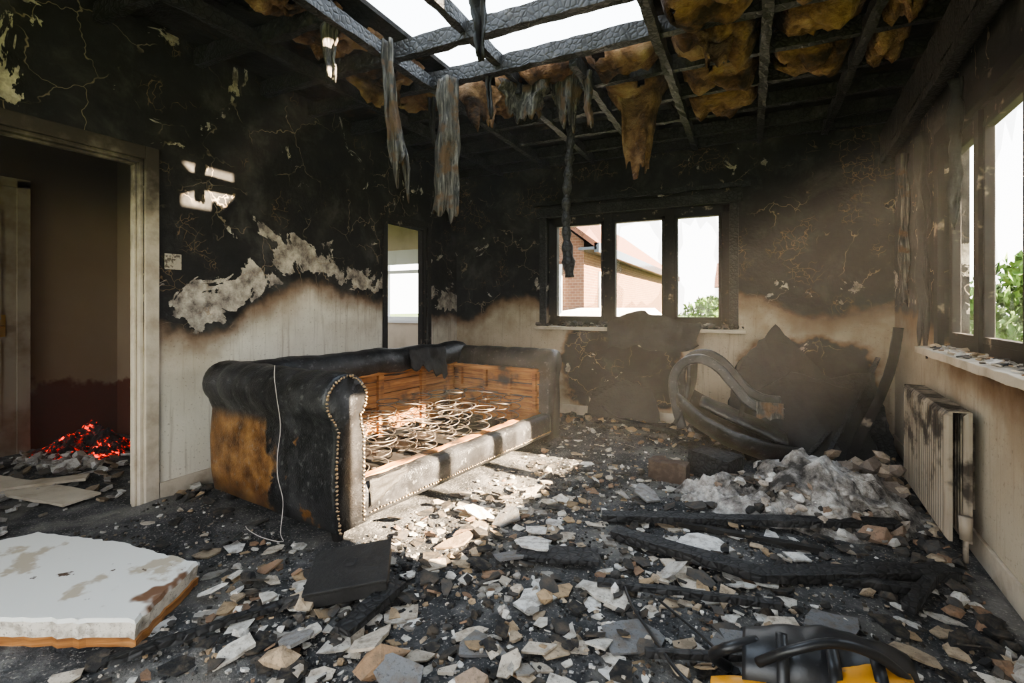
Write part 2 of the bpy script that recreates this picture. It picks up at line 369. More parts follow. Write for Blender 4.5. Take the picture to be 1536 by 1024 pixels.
# joists
b=MB()
def joist(p,q,w=.05,h=.10,j=.005): b.bar([p,q],w,h,0,j,.07)
for y in (-.6,-.1,.4,.9,1.42): joist((XL,y,2.72),(.85,y,2.72))
joist((XL,1.95,2.72),(-2.0,1.95,2.72)); joist((-.5,1.95,2.72),(.9,1.95,2.72))
for y,w in ((2.42,.06),(2.84,.06),(3.3,.05),(3.75,.05),(4.2,.05),(4.65,.05),(4.97,.05)):
    joist((XL,y,2.71),(.92+.06*(y-2),y,2.71),w)
for x in (-2.55,-1.97,-.47,.08,.58): joist((x,-.9,2.675),(x,5.,2.675),.05,.08)
joist((-1.46,1.0,2.74),(-1.46,3.1,2.74),.05,.08); joist((-.98,2.9,2.67),(-.98,5.,2.67),.05,.08); joist((-1.46,3.1,2.67),(-1.46,5.,2.67),.05,.08)
b.obj('ceiling_joists',['char'])

# insulation batts
b=MB()
def batt(x0,x1,y0,y1,drop,seed,dens=.0):
    nu=max(8,int((x1-x0)/.025));nv=max(8,int((y1-y0)/.025))
    def f(u,v):
        e=min(1,min(u,1-u)*5)*min(1,min(v,1-v)*5); e=e**.5
        z=2.80-drop*e*(.55+.9*abs(nz(u*2.2+seed,v*2.2,seed)))-.045*nz(u*7,v*7,seed)*e-.02*nz(u*19,v*19,seed)
        return (x0+u*(x1-x0)+.02*nz(u*8,v*8,seed+2),y0+v*(y1-y0)+.02*nz(v*8,u*8,seed+5),z)
    b.grid(f,nu,nv,keep=lambda u,v:nz(u*2.5+seed,v*2.5,1)+.4*nz(u*11,v*11,seed)+min(u,1-u,v,1-v)*1.5>-.25+dens)
xs=[-.45,.10,.60,.86]; ys=[1.45,1.97,2.44,2.87,3.32,3.77,4.22]
k=0
for i in range(3):
    for j in range(6):
        k+=1
        if (i,j) in ((2,0),(2,5),(1,5)): continue
        batt(xs[i]+.03,xs[i+1]-.05,ys[j]+.03,ys[j+1]-.04,U(.16,.27),k*1.7,U(-.15,.1))
batt(-1.95,-1.5,3.05,3.27,.18,31);batt(-1.43,-1.0,3.02,3.27,.14,33);batt(-.95,-.5,3.0,3.27,.2,35);batt(-.95,-.5,3.34,3.72,.2,37)
batt(-2.5,-2.02,2.47,2.8,.18,39);batt(-2.3,-2.02,1.45,1.92,.14,41);batt(-2.5,-2.02,1.99,2.38,.08,43,.1);batt(-2.5,-2.02,2.95,3.26,.14,45,.1);batt(-1.9,-1.5,3.35,3.7,.12,47,.1)
b.obj('insulation_batts',['wool'],smooth=True,solid=.02)

def hang(name,top,w,L,mat,seed,lean=(0,0),wb=None,ang=.43,fold=.02,jag=.08,twist=0):
    b=MB(); wb=wb if wb is not None else w
    nu=12;nv=max(10,int(L/.025))
    def f(u,v):
        ww=w+(wb-w)*v; a=ang+twist*v
        s=(u-.5)*ww*(1+.25*nz(v*5,seed))
        jl=1+jag*(nz(u*5,seed,1)*2)
        d=fold*math.sin(u*7+seed+v*2)+.02*nz(u*3,v*6,seed)
        return (top[0]+math.cos(a)*s-math.sin(a)*d+lean[0]*v*v+.015*nz(v*4,seed,9),top[1]+math.sin(a)*s+math.cos(a)*d+lean[1]*v,top[2]-L*v*jl)
    b.grid(f,nu,nv)
    return b.obj(name,[mat],smooth=True,solid=.012)
hang('hanging_charred_strip',(-1.79,2.74,2.66),.13,.90,'scrap',1,(-.02,0),.17,fold=.03)
hang('hanging_charred_strip',(-1.87,2.24,2.68),.05,.74,'scrap',5,(.09,0),.10,fold=.02,jag=.2)
hang('hanging_charred_strip',(-2.03,1.95,2.66),.10,.30,'scrap',8,(.03,0),.03)
hang('hanging_charred_strip',(-1.17,2.05,2.75),.09,.42,'fabric',9,(.02,0),.04)
hang('hanging_charred_strip',(-1.55,2.86,2.70),.04,.30,'fabric',41,(.02,0),.02)
hang('hanging_charred_strip',(-2.1,3.0,2.68),.05,.34,'fabric',43,(.02,0),.02)
hang('hanging_charred_strip',(-.95,3.1,2.68),.06,.36,'scrap',44,(.02,0),.03)
hang('hanging_insulation',(-.70,3.52,2.66),.30,.52,'wool',12,(.0,0),.16,fold=.07,jag=.25)
hang('hanging_insulation',(-1.72,3.03,2.72),.34,.28,'wool',14,(.05,0),.12,fold=.05,jag=.35)
hang('hanging_insulation',(-1.40,3.1,2.70),.36,.24,'scrap',17,(.0,0),.2,fold=.06,jag=.4)
hang('hanging_insulation',(-1.13,3.2,2.72),.26,.28,'scrap',19,(.02,0),.08,fold=.06,jag=.3)
hang('hanging_insulation',(-.2,3.0,2.68),.24,.16,'wool',22,(.02,0),.1,fold=.06,jag=.3)
hang('hanging_insulation',(-2.25,2.62,2.66),.34,.14,'wool',23,(.02,0),.2,fold=.06,jag=.4)
b=MB(); P=[];rs=[]
for i in range(60):
    t=i/59; P.append((-1.164+.02*math.sin(t*7),3.335+.01*math.cos(t*9),2.66-1.30*t)); rs.append(.030+.006*math.sin(i*1.3)+.008*(R()-.5)+(.012 if t>.8 else 0)*math.sin((t-.8)*15.7))
b.tube(P,rs,0,8); b.obj('hanging_cable_bundle',['char'],smooth=True)

# ------------------------------------------------------------ trims/doors
def casing(name,x,y0,y1,zt,mi='trimp',w=.075,t=.02):
    b=MB(); zt2=zt+w
    for (xa,xb) in ((x,x+t),(x-.1-t,x-.1)):
        b.box((xa,y0-w,0),(xb,y0,zt2)); b.box((xa,y1,0),(xb,y1+w,zt2)); b.box((xa,y0,zt),(xb,y1,zt2))
    b.box((x-.1,y0-.001,0),(x,y0+.02,zt)); b.box((x-.1,y1-.02,0),(x,y1+.001,zt)); b.box((x-.1,y0,zt-.02),(x,y1,zt+.001))
    b.box((x-.06,y1-.035,0),(x-.03,y1-.02,zt-.02)); b.box((x-.06,y0+.02,zt-.035),(x-.03,y1-.02,zt-.02))
    return b.obj(name,[mi],bevel=.004)
casing('door_frame_1',XL,.75,1.64,2.0); casing('door_frame_2',XL,3.75,4.41,2.0,'trim',.06)
b=MB(); b.box((XL,-.99,0),(XL+.016,.67,.11)); b.box((XL,1.72,0),(XL+.016,3.67,.11)); b.box((XL,4.49,0),(XL+.016,YB,.11)); b.obj('baseboard_left',['trimp'],bevel=.004)
b=MB(); b.box((XL+.016,YB-.016,0),(1.05,YB,.11)); b.obj('baseboard_back',['trimp'],bevel=.004)
b=MB(); b.box((XR-.016,-.99,0),(XR,YB-.02,.11)); b.shear(); b.obj('baseboard_right',['trimp'],bevel=.004)
b=MB(); b.box((-5.2,.95,0),(-5.16,1.79,2.08),0); b.box((-5.2,1.79,0),(-5.15,1.87,2.14),1); b.box((-5.2,.87,0),(-5.15,.95,2.14),1); b.box((-5.2,.87,2.08),(-5.15,1.87,2.15),1)
for z0,z1 in ((.2,.9),(1.05,1.9)):
    for y0,y1 in ((1.05,1.33),(1.43,1.7)): b.box((-5.16,y0,z0),(-5.152,y1,z1),0)
b.tube([(-5.16,1.7,1.0),(-5.11,1.7,1.0),(-5.105,1.6,1.0)],.011,2); b.box((-5.16,1.675,.92),(-5.154,1.725,1.09),2)
b.obj('door_1',['door','door','brass'],bevel=.004)
b=MB(); b.box((XL,1.75,1.375),(XL+.012,1.845,1.47)); b.box((XL+.012,1.785,1.405),(XL+.02,1.81,1.44),0,(1,1,1)); b.obj('light_switch',['sw'],bevel=.003)

# windows
def jag_glass(b,x0,x1,z0,z1,mk,mi):
    cx,cz=(x0+x1)/2,(z0+z1)/2; n=22; outer=[];inner=[]
    for i in range(n):
        a=6.283*i/n; c,s_=math.cos(a),math.sin(a); k=1/max(abs(c),abs(s_))
        ox,oz=c*k,s_*k; r=U(.7,.99) if i%2 else U(.9,1.0)
        if s_<-.3: r-=.15
        outer.append((cx+ox*(x1-x0)/2,cz+oz*(z1-z0)/2)); inner.append((cx+ox*r*(x1-x0)/2,cz+oz*r*(z1-z0)/2))
    vs=[mk(p) for p in outer]+[mk(p) for p in inner]
    b.add(vs,[(i,(i+1)%n,n+(i+1)%n,n+i) for i in range(n)],mi)
W=empty('window_1')
b=MB(); y0,y1=YB+.07,YB+.14; x0,x1,z0,z1=-2.0,-.17,.95,2.12
b.box((x0,y0,z0),(x1,y1,z0+.07)); b.box((x0,y0,z1-.07),(x1,y1,z1)); b.box((x0,y0,z0),(x0+.07,y1,z1)); b.box((x1-.07,y0,z0),(x1,y1,z1))
for m in (-1.333,-.716): b.box((m-.045,y0-.01,z0),(m+.045,y1,z1))
pan=[(x0+.07,-1.378),(-1.288,-.761),(-.671,x1-.07)]
for p,q in pan:
    for c in ((p,z0+.07,p+.03,z1-.07),(q-.03,z0+.07,q,z1-.07),(p,z0+.07,q,z0+.10),(p,z1-.10,q,z1-.07)): b.box((c[0],y0-.015,c[1]),(c[2],y1-.01,c[3]))
b.obj('frame',['trim'],W,bevel=.004)
b=MB()
for p,q in pan: jag_glass(b,p+.03,q-.03,z0+.1,z1-.1,lambda a:(a[0],y0+.03,a[1]),0)
b.obj('broken_glass',['glass'],W)
b=MB(); w=.075
b.box((x0-w,YB-.022,z0-.02),(x0,YB,z1+w)); b.box((x1,YB-.022,z0-.02),(x1+w,YB,z1+w)); b.box((x0-w-.03,YB-.04,z1),(x1+w+.03,YB,z1+w+.02))
b.bar([(x0-w-.06,YB-.05,z1+.14),(x1+w+.1,YB-.05,z1+.15)],.05,.04,0,.005)
b.obj('trim_1',['char'],bevel=.004)
b=MB(); b.bar([(-2.1,YB-.02,.925),(-.03,YB-.02,.925)],.22,.035,0,.002,.1); b.obj('windowsill_1',['trimp'],bevel=.004)
W=empty('window_2')
b=MB(); xa,xb=XR+.02,XR+.06; Y0,Y1,Z0,Z1=RY0,RY1,.92,2.06
b.box((xa,Y0,Z0),(xb,Y1,Z0+.06)); b.box((xa,Y0,Z1-.06),(xb,Y1,Z1)); b.box((xa,Y0,Z0),(xb,Y0+.06,Z1)); b.box((xa,Y1-.06,Z0),(xb,Y1,Z1))
ml=(2.46,3.02)
for m in ml: b.box((xa-.02,m-.035,Z0),(xb,m+.035,Z1))
pan=[(Y0+.06,ml[0]-.035),(ml[0]+.035,ml[1]-.035),(ml[1]+.035,Y1-.06)]
for p,q in pan:
    for c in ((p,Z0+.06,p+.02,Z1-.06),(q-.02,Z0+.06,q,Z1-.06),(p,Z0+.06,q,Z0+.09),(p,Z1-.09,q,Z1-.06)): b.box((xa-.005,c[0],c[1]),(xb-.005,c[2],c[3]))
b.shear(); b.obj('frame',['black'],W,bevel=.003)
b=MB()
for p,q in pan: jag_glass(b,p+.02,q-.02,Z0+.09,Z1-.09,lambda a:(xa+.03,a[0],a[1]),0)
b.shear(); b.obj('broken_glass',['glass'],W)
b=MB(); w=.08
b.box((XR-.03,Y1,Z0),(XR,Y1+w,Z1+w)); b.box((XR-.03,Y0-w,Z0),(XR,Y0,Z1+w)); b.box((XR-.03,Y0,Z1),(XR,Y1,Z1+w)); b.shear(); b.obj('trim_2',['black'])
b=MB(); b.bar([(XR-.035,Y0-.12,.90),(XR-.035,Y1+.14,.90)],.15,.04,0,.003,.1); b.shear(); b.obj('windowsill_2',['trimp'],bevel=.004)
b=MB(); b.bar([(XR-.09,-.9,2.32),(XR-.09,4.85,2.32)],.05,.05,0,.004); b.bar([(XR-.05,-.9,2.48),(XR-.05,YB,2.48)],.1,.20,0,.005); b.shear(); b.obj('pelmet_beam',['char'])
hang('curtain_remnant',(1.0,4.42,2.25),.05,1.05,'scrap',25,(0,0),.03,ang=1.5)
hang('curtain_remnant',(.95,3.80,2.20),.14,1.22,'fabric',27,(0,0),.08,ang=1.5,fold=.02,jag=.12)
hang('curtain_remnant',(.885,3.05,2.24),.05,.62,'fabric',29,(0,0),.02,ang=1.5,fold=.02,jag=.2)
# bedroom window
b=MB(); x0,x1,z0,z1=-5.5,-4.72,.93,2.08; ya,yb=6.52,6.57
for c in ((x0,z0,x1,z0+.06),(x0,z1-.06,x1,z1),(x0,z0,x0+.06,z1),(x1-.06,z0,x1,z1),(x0,1.7,x1,1.75)): b.box((c[0],ya,c[1]),(c[2],yb,c[3]))
b.box((x0-.06,6.44,z0-.04),(x1+.06,6.5,z0)); b.bar([(x0,6.46,1.95),(x1,6.46,1.95)],.05,.22,0,.004)
b.obj('window_3',['white'])

# radiator
W=empty('radiator')
b=MB(); y0,y1=2.90,3.82; zb,zt=.08,.67
for xo in (-.125,-.055):
    n=22; st=(y1-y0)/n
    for i in range(n):
        ya=y0+i*st
        b.add([(XR+xo,ya,zb),(XR+xo-.016,ya+st*.3,zb+.02),(XR+xo-.016,ya+st*.7,zb+.02),(XR+xo,ya+st,zb),
               (XR+xo,ya,zt),(XR+xo-.016,ya+st*.3,zt-.02),(XR+xo-.016,ya+st*.7,zt-.02),(XR+xo,ya+st,zt)],
              [(0,1,5,4),(1,2,6,5),(2,3,7,6),(0,3,2,1),(4,5,6,7)],0)
    b.box((XR+xo,y0,zb),(XR+xo+.014,y1,zt))
b.box((XR-.135,y1,zb),(XR-.035,y1+.004,zt)); 
for i in range(23): b.box((XR-.12,y0+.01+i*.039,zt-.004),(XR-.04,y0+.035+i*.039,zt+.002))
b.box((XR-.04,y0+.12,.2),(XR-.002,y0+.16,.6)); b.box((XR-.04,y1-.16,.2),(XR-.002,y1-.12,.6))
b.shear(); b.obj('panels',['rad'],W)
b=MB(); b.tube([(XR-.08,y0,.14),(XR-.08,y0-.05,.14),(XR-.08,y0-.06,.12),(XR-.08,y0-.06,.0)],.011,0,10)
b.tube([(XR-.08,y0-.06,.12),(XR-.08,y0-.06,.22)],[.022,.026],0,12); b.shear(); b.obj('valve',['rad'],W,smooth=True)

# ------------------------------------------------------------ sofa
phi=math.radians(7); L=2.33;D=1.15
SM=Matrix(((math.sin(phi),-math.cos(phi),0,-1.76),(math.cos(phi),math.sin(phi),0,1.71),(0,0,1,.0),(0,0,0,1)))
SI=SM.inverted()
S=empty('chesterfield_sofa',SM)
def aprof(pl):
    r=.13*pl
    P=[(.03,.07),(.012,.2),(.008,.38),(.02,.55)]
    for a in range(225,-50,-15):
        P.append((.085+r*math.cos(math.radians(a)),.70+r*math.sin(math.radians(a))))
    P+=[(.2,.5),(.2,.25),(.2,.07)]
    return P
def pleat(t,n): 
    q=abs(math.sin(math.pi*t*n)); return .95+.05*q**.5
b=MB()
b.loft(lambda t:aprof(pleat(t,7)*(1+.02*nz(t*6,1))),lambda p,t:(p[0]+.004*nz(p[1]*6,t*5),t*(D-.02),p[1]+.006*nz(t*4,p[0]*8)),56)
b.loft(lambda t:aprof(.93*pleat(t,7)*(1+.04*nz(t*6,4))),lambda p,t:(L-p[0],(1-t)*(D-.02)+.0,p[1]-.03+.012*nz(t*4,p[0]*8,5)*(p[1]>.5)),56)
def bprof(pl):
    r=.12*pl; P=[(.03,.07),(.012,.3),(.02,.55)]
    for a in range(225,-75,-15): P.append((.10+r*math.cos(math.radians(a)),.71+r*math.sin(math.radians(a))))
    P+=[(.10,.55),(.10,.07)]
    return P
b.loft(lambda t:bprof(.9*pleat(t,14)*(1+.10*nz(t*8,2))),lambda p,t:(.06+t*(L-.12),D-p[0],p[1]+(.015*nz(t*9,7) if p[1]>.5 else 0)),110)
b.loft(lambda t:[(-.0,.09),(-.012,.12),(-.012,.22),(.0,.255),(.06,.265+.01*nz(t*14)),(.085,.25),(.085,.09)],lambda p,t:(.19+t*(L-.38),p[0]+.006*nz(t*12,p[1]*9),p[1]),60)
o=b.obj('upholstery',['leather'],S,smooth=True)
b=MB()
b.grid(lambda u,v:(.21+u*.26,-.018+.02*nz(u*6,v*4)-.012*v,.28-.13*v*(1-u*.8)),10,8)
b.grid(lambda u,v:(1.45+u*.45,D-.22-.03*v+.02*nz(u*8,v*3,4),.80-.25*v*(.6+.5*nz(u*5,3)+u*.4)),16,10)
b.obj('torn_leather',['fabric'],S,smooth=True,solid=.005)
b=MB(); yb_=D-.135
for i in range(5):
    z=.17+i*.1; b.bar([(.2,yb_,z+.045),(L-.2,yb_,z+.045)],.018,.094,0,.001,.2)
for x in (.25,.72,1.2,1.68,2.05): b.bar([(x,yb_-.02,.12),(x,yb_-.02,.66)],.05,.03,0,.002,.2,up=(0,1,0))
for z in (.64,): b.bar([(.2,yb_-.02,z),(L-.2,yb_-.02,z)],.035,.05,0,.003,.1)
xf=L-.205
for i in range(4): b.bar([(xf+.01,.1,.22+i*.11),(xf+.01,yb_,.22+i*.11)],.015,.10,0,.001,.2)
for y in (.13,.38,.64,.92): b.bar([(xf-.012,y,.12),(xf-.012,y,.63)],.035,.03,0,.002,.2,up=(0,1,0))
for z in (.27,.42,.61): b.bar([(xf-.015,.1,z),(xf-.015,yb_,z)],.03,.035,0,.002,.2)
b.bar([(.2,.115,.235),(L-.2,.115,.235)],.06,.05,0,.004,.08)
b.obj('wood_frame',['wood'],S)
b=MB(); b.box((.2,.09,.07),(L-.2,D-.14,.085)); 
for i in range(7): b.bar([(.3+i*.28,.1,.10),(.3+i*.28,yb_,.10)],.07,.02,0,.002,.2)
for x in (.08,L-.12):
    for y in (.06,D-.12): b.tube([(x,y,-.0),(x,y,.07)],[.022,.035],0,10)
b.obj('base_and_feet',['black'],S)
b=MB()
pr=[(p[0],p[1]) for p in aprof(1.)]
path=[]
for (p,q) in zip(pr[:-1],pr[1:]):
    d=math.dist(p,q); n=max(1,round(d/.02))
    for i in range(n): path.append((p[0]+(q[0]-p[0])*i/n,p[1]+(q[1]-p[1])*i/n))
cx,cz=.105,.5
for p in path:
    x=p[0]+(.014 if p[0]<cx else -.014); z=p[1]-(.014 if p[1]>.75 else 0)
    b.rock(x,-.006,z-.004,.009,(1,1,1),0,1)
x=.22
while x<L-.2: b.rock(x,-.02,.115,.008,(1,1,1),0,1); x+=.022
b.obj('nail_heads',['nail'],S,smooth=True)
cu=bpy.data.curves.new('springs','CURVE'); cu.dimensions='3D'; cu.bevel_depth=.0036; cu.bevel_resolution=1
for i in range(9):
    for j in range(4):
        cx=.34+i*.205+U(-.01,.01); cy=.26+j*.205+U(-.01,.01); H=U(.26,.34); T=4; n=T*16
        lean=(U(-.15,.15),U(-.15,.15)); ph=U(0,6)
        sp=cu.splines.new('POLY'); sp.points.add(n+16)
        for k in range(n+17):
            t=min(1,k/n); r=.040+.045*abs(2*t-1)**1.2; a=ph+k/n*T*6.283
            z=H*t; sp.points[k].co=(cx+r*math.cos(a)+lean[0]*z,cy+r*math.sin(a)+lean[1]*z,.115+z-r*math.cos(a)*lean[0]*t,1)
cu.materials.append(M['wire']); o=bpy.data.objects.new('springs',cu); bpy.context.collection.objects.link(o); o.parent=S

b=MB()
def W2(x,y,z): return SM@Vector((x,y,z))
P=[W2(-.06,.36,.86),W2(-.062,.36,.80),W2(-.05,.36,.7),W2(-.03,.36,.55),W2(-.04,.37,.4),W2(-.05,.35,.3),W2(-.035,.33,.18),W2(-.08,.28,.06),W2(-.12,.2,.05),W2(-.16,.3,.06),W2(-.14,.45,.05),W2(-.1,.55,.03)]
def smooth(P,n=6):
    out=[];P=[Vector(p) for p in P]
    for i in range(len(P)-1):
        p0=P[max(i-1,0)];p1=P[i];p2=P[i+1];p3=P[min(i+2,len(P)-1)]
        for k in range(n):
            t=k/n; out.append(.5*((2*p1)+(p2-p0)*t+(2*p0-5*p1+4*p2-p3)*t*t+(3*p1-p0-3*p2+p3)*t**3))
    out.append(P[-1]); return out
b.tube(smooth(P),.002,0,6); b.obj('loose_cable',['cable'],smooth=True)

# ------------------------------------------------------------ overturned armchair
A=empty('overturned_armchair')
b=MB()
arm=[(-.47,3.98,.22),(-.52,3.98,.42),(-.53,3.97,.6),(-.46,3.96,.72),(-.34,3.95,.76),(-.22,3.94,.71),(-.12,3.93,.60),(-.02,3.92,.48),(.10,3.92,.42),(.22,3.92,.41)]
for dy,k in ((0,1),(.5,1)):
    P=[(p[0],p[1]+dy,p[2]) for p in smooth(arm,5)]
    b.bar(P,.07,.045,0,.001,.05,up=(0,1,0))
b.obj('arms',['leather2'],A,bevel=.012)
b=MB()
def shell(u,v):
    x=-.5+.85*u; w=.30*math.sin(math.pi*min(1,.25+.75*u)*.9)+.06; a=math.pi*(v)
    return (x,4.2-math.cos(a)*w,.34-.20*u-math.sin(a)*(.20-.02*u)+.15*(1-u)**3+.01*nz(u*6,v*6))
b.grid(shell,26,16)
b.grid(lambda u,v:(-.52+.06*math.sin(v*3.1)+.10*v*v,3.95+.55*u,.25+.45*v+.01*nz(u*5,v*5)),14,14)
b.obj('shell',['leather2'],A,smooth=True,solid=.03)
b=MB()
b.loft(lambda t:[(.17*math.cos(a)*(1+.1*nz(t*3,a)),.055*math.sin(a)*(math.sin(math.pi*(.08+.84*t))**.4)) for a in [6.283*k/16 for k in range(16)]],lambda p,t:(-.35+.6*t,4.2+p[0],.40-.24*t+p[1]+.01*nz(t*8,p[0]*9)),18)
b.obj('seat_cushion',['leather2'],A,smooth=True)
b=MB()
for x,y in ((-.05,4.05),(.12,4.3),): b.bar([(x,y,.14),(x+.05,y,.02)],.04,.04,0,.002)
b.bar([(-.04,3.94,.50),(-.06,3.93,.36)],.012,.03,0,.001)
b.obj('legs_and_bracket',['trim'],A)
b=MB()
b.grid(lambda u,v:(.04+.17*u,3.885+.01*nz(u*4,v*4),.48-.11*v*(1+.3*nz(u*5,1))),6,5); b.obj('torn_padding',['scrap'],A,solid=.01)

# ------------------------------------------------------------ charred panels / heap
def panel(name,pts,th,mat,nrm=(0,-1,0)):
    b=MB(); P=[Vector(p) for p in pts]; n=len(P); d=Vector(nrm)*th
    Q=[]
    for i in range(n):
        a,c=P[i],P[(i+1)%n]; m=max(2,int((c-a).length/.05))
        for k in range(m):
            q=a.lerp(c,k/m); 
            if k: q=q+Vector((U(-.012,.012),U(-.004,.004),U(-.012,.012)))
            Q.append(q)
    n=len(Q); b.add([q for q in Q]+[q+d for q in Q],[tuple(range(n)),tuple(range(2*n-1,n-1,-1))]+[(n+k,n+(k+1)%n,(k+1)%n,k) for k in range(n)])
    return b.obj(name,[mat])
panel('charred_panel',[(-.22,4.55,.05),(-.12,4.72,.62),(.20,4.86,1.0),(.48,4.8,.68),(.66,4.7,.50),(.55,4.4,.03)],.025,'fabric')
panel('charred_panel',[(.05,4.35,.03),(.02,4.5,.45),(.30,4.62,.62),(.72,4.6,.50),(.82,4.3,.1),(.7,4.2,.03)],.02,'fabric')
panel('charred_panel',[(.40,4.3,.03),(.45,4.7,.55),(.9,4.9,.62),(.98,4.5,.05)],.02,'char')
panel('charred_panel',[(-1.5,4.82,.03),(-1.45,4.93,.30),(-1.1,4.96,.42),(-.85,4.94,.33),(-.75,4.82,.03)],.015,'fabric')
b=MB()
b.bar(smooth([(.62,4.15,.05),(.74,4.3,.28),(.86,4.4,.52),(.93,4.42,.75),(.965,4.42,1.0)]),.06,.018,0,.002,.05,up=(0,1,0)); b.obj('charred_curved_trim',['black'])
b=MB(); b.bar([(.45,4.0,.05),(.9,4.7,.75)],.03,.02,0,.003,.05); b.bar([(.3,3.95,.04),(.85,4.85,.45)],.03,.02,0,.003,.05); b.obj('charred_batten',['char'])
b=MB()
def sh(u,v):
    x=-1.28+.86*u; hump=.13*math.sin(min(1,u*1.25)*3.14)*(1 if u<.4 else .8)+.03
    if v<.45: y=YB+.03-.16*(v/.45); z=.955+hump*(.3+.7*v/.45)
    else:
        q=(v-.45)/.55; y=YB-.13-.08*q; z=.955+hump-(.34*(.4+.6*math.sin(.6+u*2.3)))*q
    return (x+.05*nz(u*3,v*3,1),y+.03*nz(u*7,v*5,3),z+.03*nz(u*7,v*3,5))
b.grid(sh,26,18); b.obj('burnt_blind',['fabric'],solid=.008)

# rubble mound
b=MB()
def mound(cx,cy,rx,ry,h,seed,mi=0,n=60):
    def f(u,v):
        a=u*6.2832; r=v; X=math.cos(a)*r;Y=math.sin(a)*r
        e=1-r; z=h*(e**.8)*(1+.9*nz(X*2+seed,Y*2))+.06*nz(X*6,Y*6,seed)*min(1,e*4)+.03*nz(X*15,Y*15,seed)*min(1,e*4)
        k=1+.18*nz(math.cos(a)*2,math.sin(a)*2,seed)
        return (cx+X*rx*k,cy+Y*ry*k,max(z,.0)+.002)
    b.grid(f,n*2,n//2,mi)
mound(.28,3.25,.56,.38,.28,2.3); mound(-.05,3.15,.4,.25,.12,7.7); mound(.56,3.5,.26,.3,.2,4.1)
for i in range(230):
    a=U(0,6.28);r=R()**.6; x=.26+.55*r*math.cos(a);y=3.2+.38*r*math.sin(a); z=.24*(1-r)**.8
    c=random.choice([(.6,.57,.52),(.4,.34,.28),(.25,.18,.13),(.06,.055,.05),(.5,.48,.44),(.03,.03,.03)])
    b.rock(x,y,max(0,z-.01),U(.012,.045),c,1)
for i in range(16): b.rock(U(.45,.76),U(3.2,3.75),U(.05,.2),U(.05,.11),random.choice([(.3,.22,.15),(.40,.32,.24),(.2,.16,.13)]),1)
b.obj('plaster_rubble_mound',['mound','rub'])
b=MB()
for k in range(12):
    b.shard(U(-.1,.5),U(3.0,3.4),U(.04,.12),U(.05,.10),.01,.5,random.choice([(.42,.39,.35),(.25,.2,.16)]))
b.obj('plaster_sheets',['rub'])
b=MB(); b.grid(lambda u,v:(.02+.6*u,3.02+.45*v,.16+.12*math.sin(u*3)*math.sin(v*3)+.06*nz(u*5,v*5,9)+.02*nz(u*14,v*14)),30,24,keep=lambda u,v:nz(u*4,v*4,2)+min(u,1-u,v,1-v)*2>.05)
b.obj('torn_white_cloth',['mound'],smooth=True,solid=.006)

b=MB(); b.bar([(-.60,3.38,.075),(-.36,3.36,.075)],.12,.13,0,.012,.05,col=(.07,.045,.033)); b.obj('charred_log',['rub'])
b=MB(); b.bar([(-.34,3.62,.10),(-.08,3.5,.09)],.2,.16,0,.008,.05); b.obj('charred_drawer',['char'])

def pl(name,pts,w,h,mat='char',j=.003,z=.03):
    b=MB(); b.bar([(p[0],p[1],p[2] if len(p)>2 else z) for p in pts],w,h,0,j,.06); return b.obj(name,[mat])
pl('charred_plank',[(-.70,2.55,.05),(-.1,2.76,.06),(.66,3.02,.08)],.07,.03)
pl('charred_plank',[(-.60,2.40,.045),(.04,2.27,.05),(.75,2.62,.06)],.085,.035)
pl('charred_plank',[(-.55,1.93,.05),(.1,2.05,.06)],.03,.02)
pl('charred_plank',[(-1.25,1.56,.06),(-1.24,1.25,.055)],.07,.025)
pl('charred_plank',[(-1.80,.82,.05),(-1.63,1.12,.06),(-1.46,1.43,.055)],.03,.02)
pl('charred_plank',[(.1,2.35,.04),(.6,2.42,.05)],.05,.03)
pl('charred_plank',[(-.95,2.02,.04),(-.6,2.12,.05)],.12,.02)
pl('charred_plank',[(.52,2.25,.05),(.72,2.65,.06)],.04,.03)
pl('charred_plank',[(-.4,2.65,.04),(.3,2.62,.05)],.03,.02,'trim')
pl('charred_plank',[(-.3,1.6,.05),(.35,1.85,.06)],.025,.02)
pl('charred_plank',[(-1.4,4.5,.04),(-.7,4.7,.06)],.06,.03)
pl('charred_plank',[(-1.15,4.75,.06),(-.55,4.45,.07)],.05,.03)
T=Matrix.Translation((-1.44,1.50,.085))@Euler((.12,-.10,.62)).to_matrix().to_4x4()
b=MB(); b.box((-.15,-.13,-.03),(.15,.13,.03),0,(1,1,1),T); b.box((-.155,-.135,.022),(.155,.135,.036),0,(1,1,1),T)
vs=[T@Vector((.03*math.cos(k*.52),.03*math.sin(k*.52)+.02,.037)) for k in range(12)]; vs2=[T@Vector((.02*math.cos(k*.52),.02*math.sin(k*.52)+.02,.042)) for k in range(12)]
b.add(vs+vs2,[(k,(k+1)%12,12+(k+1)%12,12+k) for k in range(12)]+[tuple(range(12,24))]); b.obj('charred_box',['fabric'],bevel=.004)

